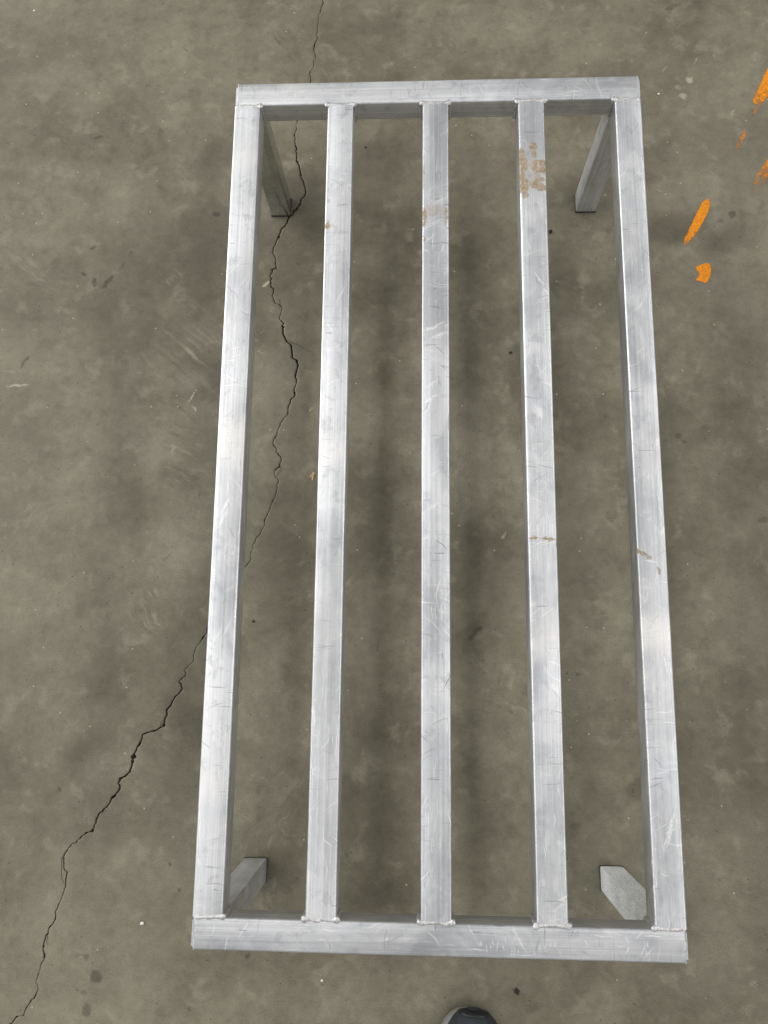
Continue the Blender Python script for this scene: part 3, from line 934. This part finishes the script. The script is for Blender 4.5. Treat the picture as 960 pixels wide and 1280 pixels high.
# ------------------------------------------------------------------ the shoe at the bottom edge
def build_shoe():
    tip = at(590, 1262, .030)
    root = bpy.data.objects.new('shoe', None)
    COL.objects.link(root)
    root.empty_display_size = .05
    root.location = (tip.x, tip.y, 0)
    root.rotation_euler = (0, 0, math.radians(-3))
    tag(root, 'dark navy sneaker toe with a pale grey sole at the bottom edge', 'shoe')
    Ls = .292
    up_dx = 0.0

    def halfw(t):      # t: 0 toe .. 1 heel
        pts = [(0, .0), (.012, .017), (.035, .0275), (.08, .0385), (.15, .0470), (.26, .0520), (.36, .0515), (.55, .0415), (.72, .0375), (.88, .0365), (.96, .029), (.99, .016), (1, .0)]
        for (a, x), (b, y) in zip(pts, pts[1:]):
            if t <= b:
                return x + (y - x) * (t - a) / (b - a)
        return 0

    def shift(t):
        return .006 * math.sin(math.pi * t) - .004 * (1 - t) + up_dx

    ts = [0.0, .004, .012, .022, .035, .055, .08, .11, .15, .2, .26, .32, .38, .45, .52, .6, .68, .76, .84, .9, .94, .965, .985, .996, 1.0]
    SOLE = plain('pale_sole_rubber', (.22, .225, .21), .55, 300, .2)
    OUT = plain('dark_outsole_rubber', (.025, .025, .027), .8)
    FAB = plain('navy_knit', (.022, .027, .034), .7, 420, .9, var=.5)
    OVL = plain('black_overlay', (.010, .011, .013), .45, 500, .2)
    LIN = plain('shoe_lining', (.02, .02, .022), .9)

    def outline(scale, dz0, dz1, prof, toe_lift=True):
        bm = bmesh.new()
        rows = []
        for zf, wf in prof:
            row = []
            for side in (1, -1):
                seq = ts if side == 1 else ts[-2:0:-1]
                for t in seq:
                    lift = .012 * max(0, 1 - t / .16) ** 2
                    z = dz0 + (dz1 - dz0) * zf + lift
                    tt = t
                    hw = halfw(t) * wf * scale
                    yy = -Ls / 2 + (Ls / 2 - Ls * tt) * (1 + (wf * scale - 1) * .4)
                    row.append(bm.verts.new((shift(t) + side * hw, yy - Ls / 2 + Ls / 2, z)))
            rows.append(row)
        for a, b in zip(rows, rows[1:]):
            n = len(a)
            for k in range(n):
                try:
                    bm.faces.new((a[k], a[(k + 1) % n], b[(k + 1) % n], b[k]))
                except ValueError:
                    pass
        bm.faces.new(rows[0])
        bm.faces.new(list(reversed(rows[-1])))
        return bm

    link('outsole', outline(.97, .0, .006, [(0, .97), (1, 1.0)]), OUT, root)
    link('midsole', outline(1.01, .006, .027, [(0, .985), (.25, 1.01), (.7, 1.0), (1, .955)]), SOLE, root, smooth=True)

    up_dx = .0055
    # upper: sections from toe to heel
    def section_h(t):
        pts = [(0, .004), (.02, .016), (.05, .026), (.1, .034), (.18, .041), (.3, .052), (.42, .068), (.55, .080), (.7, .070), (.85, .068), (.95, .074), (1, .070)]
        for (a, x), (b, y) in zip(pts, pts[1:]):
            if t <= b:
                return x + (y - x) * (t - a) / (b - a)
        return .07

    bm = bmesh.new()
    K = 14
    rows = []
    uts = [-.012, -.004, .006, .02, .032, .05, .075, .1, .14, .19, .25, .31, .37, .43, .49, .55]
    for t in uts:
        lift = .012 * max(0, 1 - t / .16) ** 2
        hw = max(.008, halfw(max(t + .012, .002)) * .97)
        hh = section_h(max(t + .012, 0)) + .002
        row = []
        yo = .004 * max(0, 1 - t / .2)
        for k in range(K + 1):
            a = math.pi * k / K
            c, s = math.cos(a), math.sin(a)
            x = hw * math.copysign(abs(c) ** .8, c)
            if t > .3:
                x *= 1 - .30 * (s ** 2) * (t - .3) / .25
            row.append(bm.verts.new((shift(t) + x, -Ls * t + yo, .026 + lift + hh * s ** .85)))
        rows.append(row)
    for a, b in zip(rows, rows[1:]):
        for k in range(K):
            bm.faces.new((a[k], a[k + 1], b[k + 1], b[k]))
    bm.faces.new(rows[0])
    # the quarters: open collar behind the tongue
    ht = [.55, .62, .7, .78, .86, .92, .96, .985, .997]
    inn, outr = [], []
    for t in ht:
        hw = max(.004, halfw(t) * .945)
        hh = section_h(t)
        outr.append([(shift(t) + s * hw * (1 - .22 * f ** 2), -Ls * t, .026 + hh * f) for s in (1, -1) for f in (0, .25, .5, .75, 1.0)])
    for s in (0, 5):
        R = [[bm.verts.new(q) for q in row[s:s + 5]] for row in outr]
        for a, b in zip(R, R[1:]):
            for k in range(4):
                bm.faces.new((a[k], a[k + 1], b[k + 1], b[k]))
        if s == 0:
            last0 = R[-1]
        else:
            for k in range(4):
                bm.faces.new((last0[k], last0[k + 1], R[-1][k + 1], R[-1][k]))
    up = link('upper', bm, FAB, root, smooth=True)
    md = up.modifiers.new('thick', 'SOLIDIFY')
    md.thickness = .003
    md.offset = -1

    # toe bumper: overlay bands wrapped round the front of the upper
    for t0, t1, off in ((-.006, .016, .0016),):
        bm = bmesh.new()
        rr_ = []
        for t in (t0, (t0 + t1) / 2, t1):
            lift = .012 * max(0, 1 - t / .16) ** 2
            hw = max(.008, halfw(max(t + .012, .002)) * .97) + off * .6
            hh = section_h(max(t + .012, 0)) + .002 + off * .6
            row = []
            for k in range(K + 1):
                a = math.pi * k / K
                c, s = math.cos(a), math.sin(a)
                row.append(bm.verts.new((shift(t) + hw * math.copysign(abs(c) ** .8, c), -Ls * t + off + .003, .026 + lift + hh * s ** .85)))
            rr_.append(row)
        for a, b in zip(rr_, rr_[1:]):
            for k in range(K):
                bm.faces.new((a[k], a[k + 1], b[k + 1], b[k]))
        o = link('toe_overlay', bm, OVL, root, smooth=True)
        md = o.modifiers.new('thick', 'SOLIDIFY')
        md.thickness = .0012
    # laces over the instep
    for t in (.30, .35, .40, .45, .50):
        bm = bmesh.new()
        hw = halfw(t) * .6
        hh = section_h(t)
        path = []
        for k in range(9):
            a = math.radians(50 + 80 * k / 8)
            path.append((Vector((shift(t) + hw * math.cos(a), -Ls * t - .004 * math.sin(k), .029 + hh * math.sin(a) ** .85)), 1.0))
        bm.free()
        link('lace', bead(path, random.Random(4), r0=.0026, flat=.6), OVL, root, smooth=True)
    # insole seen through the collar
    bm = bmesh.new()
    vs = []
    for side in (1, -1):
        seq = [t for t in (.52, .6, .7, .8, .9, .96, .985)]
        if side == -1:
            seq = seq[::-1]
        for t in seq:
            vs.append(bm.verts.new((shift(t) + side * halfw(t) * .86, -Ls * t, .034)))
    bm.faces.new(vs)
    link('insole', bm, LIN, root)
    return root


shoe = build_shoe()

# ------------------------------------------------------------------ crumbs lying on the floor


def crumb(name, px, py, sx, sy, sz, mat, label, cat, seed, rot=0.0):
    rnd = random.Random(seed)
    bm = bmesh.new()
    bmesh.ops.create_icosphere(bm, subdivisions=2, radius=.5)
    for v in bm.verts:
        k = 1 + rnd.uniform(-.28, .28)
        v.co = Vector((v.co.x * sx * k, v.co.y * sy * k, v.co.z * sz * k))
    zmin = min(v.co.z for v in bm.verts)
    for v in bm.verts:
        v.co.z -= zmin
    p = at(px, py)
    o = link(name, bm, mat, None, loc=(p.x, p.y, .0002), rot=(0, 0, rot))
    tag(o, label, cat)
    return o


DARK = plain('dark_grit', (.020, .017, .014), .8)
PALE = plain('white_plaster', (.80, .79, .76), .7)
TAN = plain('tan_fibre', (.50, .37, .20), .8, 500, .5, var=.4)
crumb('pebble', 638, 441, .0058, .0045, .003, DARK, 'dark pebble on the floor between the third and fourth bars', 'pebble', 1)
crumb('pebble', 688, 290, .0062, .0085, .0035, DARK, 'dark oval pebble on the floor beside the stained fourth bar', 'pebble', 2, -.5)
crumb('pebble', 317, 777, .0042, .0040, .0025, DARK, 'tiny dark pebble on the floor inside the leftmost long bar', 'pebble', 3)
crumb('pebble', 457, 184.5, .0035, .0035, .0022, DARK, 'tiny black pebble on the floor near the far end bar', 'pebble', 4)
crumb('dirt_crumb', 646, 1239, .0075, .0085, .003, DARK, 'dark dirt crumb on the floor right of the shoe', 'dirt', 5, .6)
crumb('plaster_chip', 178, 1153.5, .0062, .0052, .003, PALE, 'white plaster chip on the floor left of the rack', 'chip', 6)
crumb('plaster_chip', 402.5, 1225.5, .0042, .0040, .002, PALE, 'tiny white chip on the floor below the near end bar', 'chip', 7)
crumb('plaster_chip', 823, 118, .0040, .0035, .002, PALE, 'tiny white chip on the floor outside the far right corner', 'chip', 8)
crumb('plaster_chip', 43, 14, .0042, .0036, .002, PALE, 'tiny white chip on the floor in the far left corner', 'chip', 9)


def wood_flake():
    rnd = random.Random(12)
    p = at(391, 595)
    bm = bmesh.new()
    for k in range(6):
        a = rnd.uniform(.6, 1.5)
        l = rnd.uniform(.006, .012)
        w = rnd.uniform(.0012, .0026)
        c = Vector((rnd.gauss(0, .002), rnd.gauss(0, .0026), .0012 + .0003 * k))
        m = Matrix.Translation(c) @ Matrix.Rotation(a, 4, 'Z') @ Matrix.Rotation(rnd.uniform(-.15, .15), 4, 'Y') @ Matrix.Diagonal((l, w, .0007, 1))
        g = bmesh.ops.create_cube(bm, size=1.0, matrix=m)
        for v in g['verts']:
            v.co += Vector((rnd.gauss(0, .0005), rnd.gauss(0, .0005), rnd.gauss(0, .0001)))
    zmin = min(v.co.z for v in bm.verts)
    for v in bm.verts:
        v.co.z -= zmin
    o = link('wood_flake', bm, TAN, None, loc=(p.x, p.y, .0002))
    tag(o, 'small tan wood flake on the floor beside the second long bar', 'wood flake')


wood_flake()
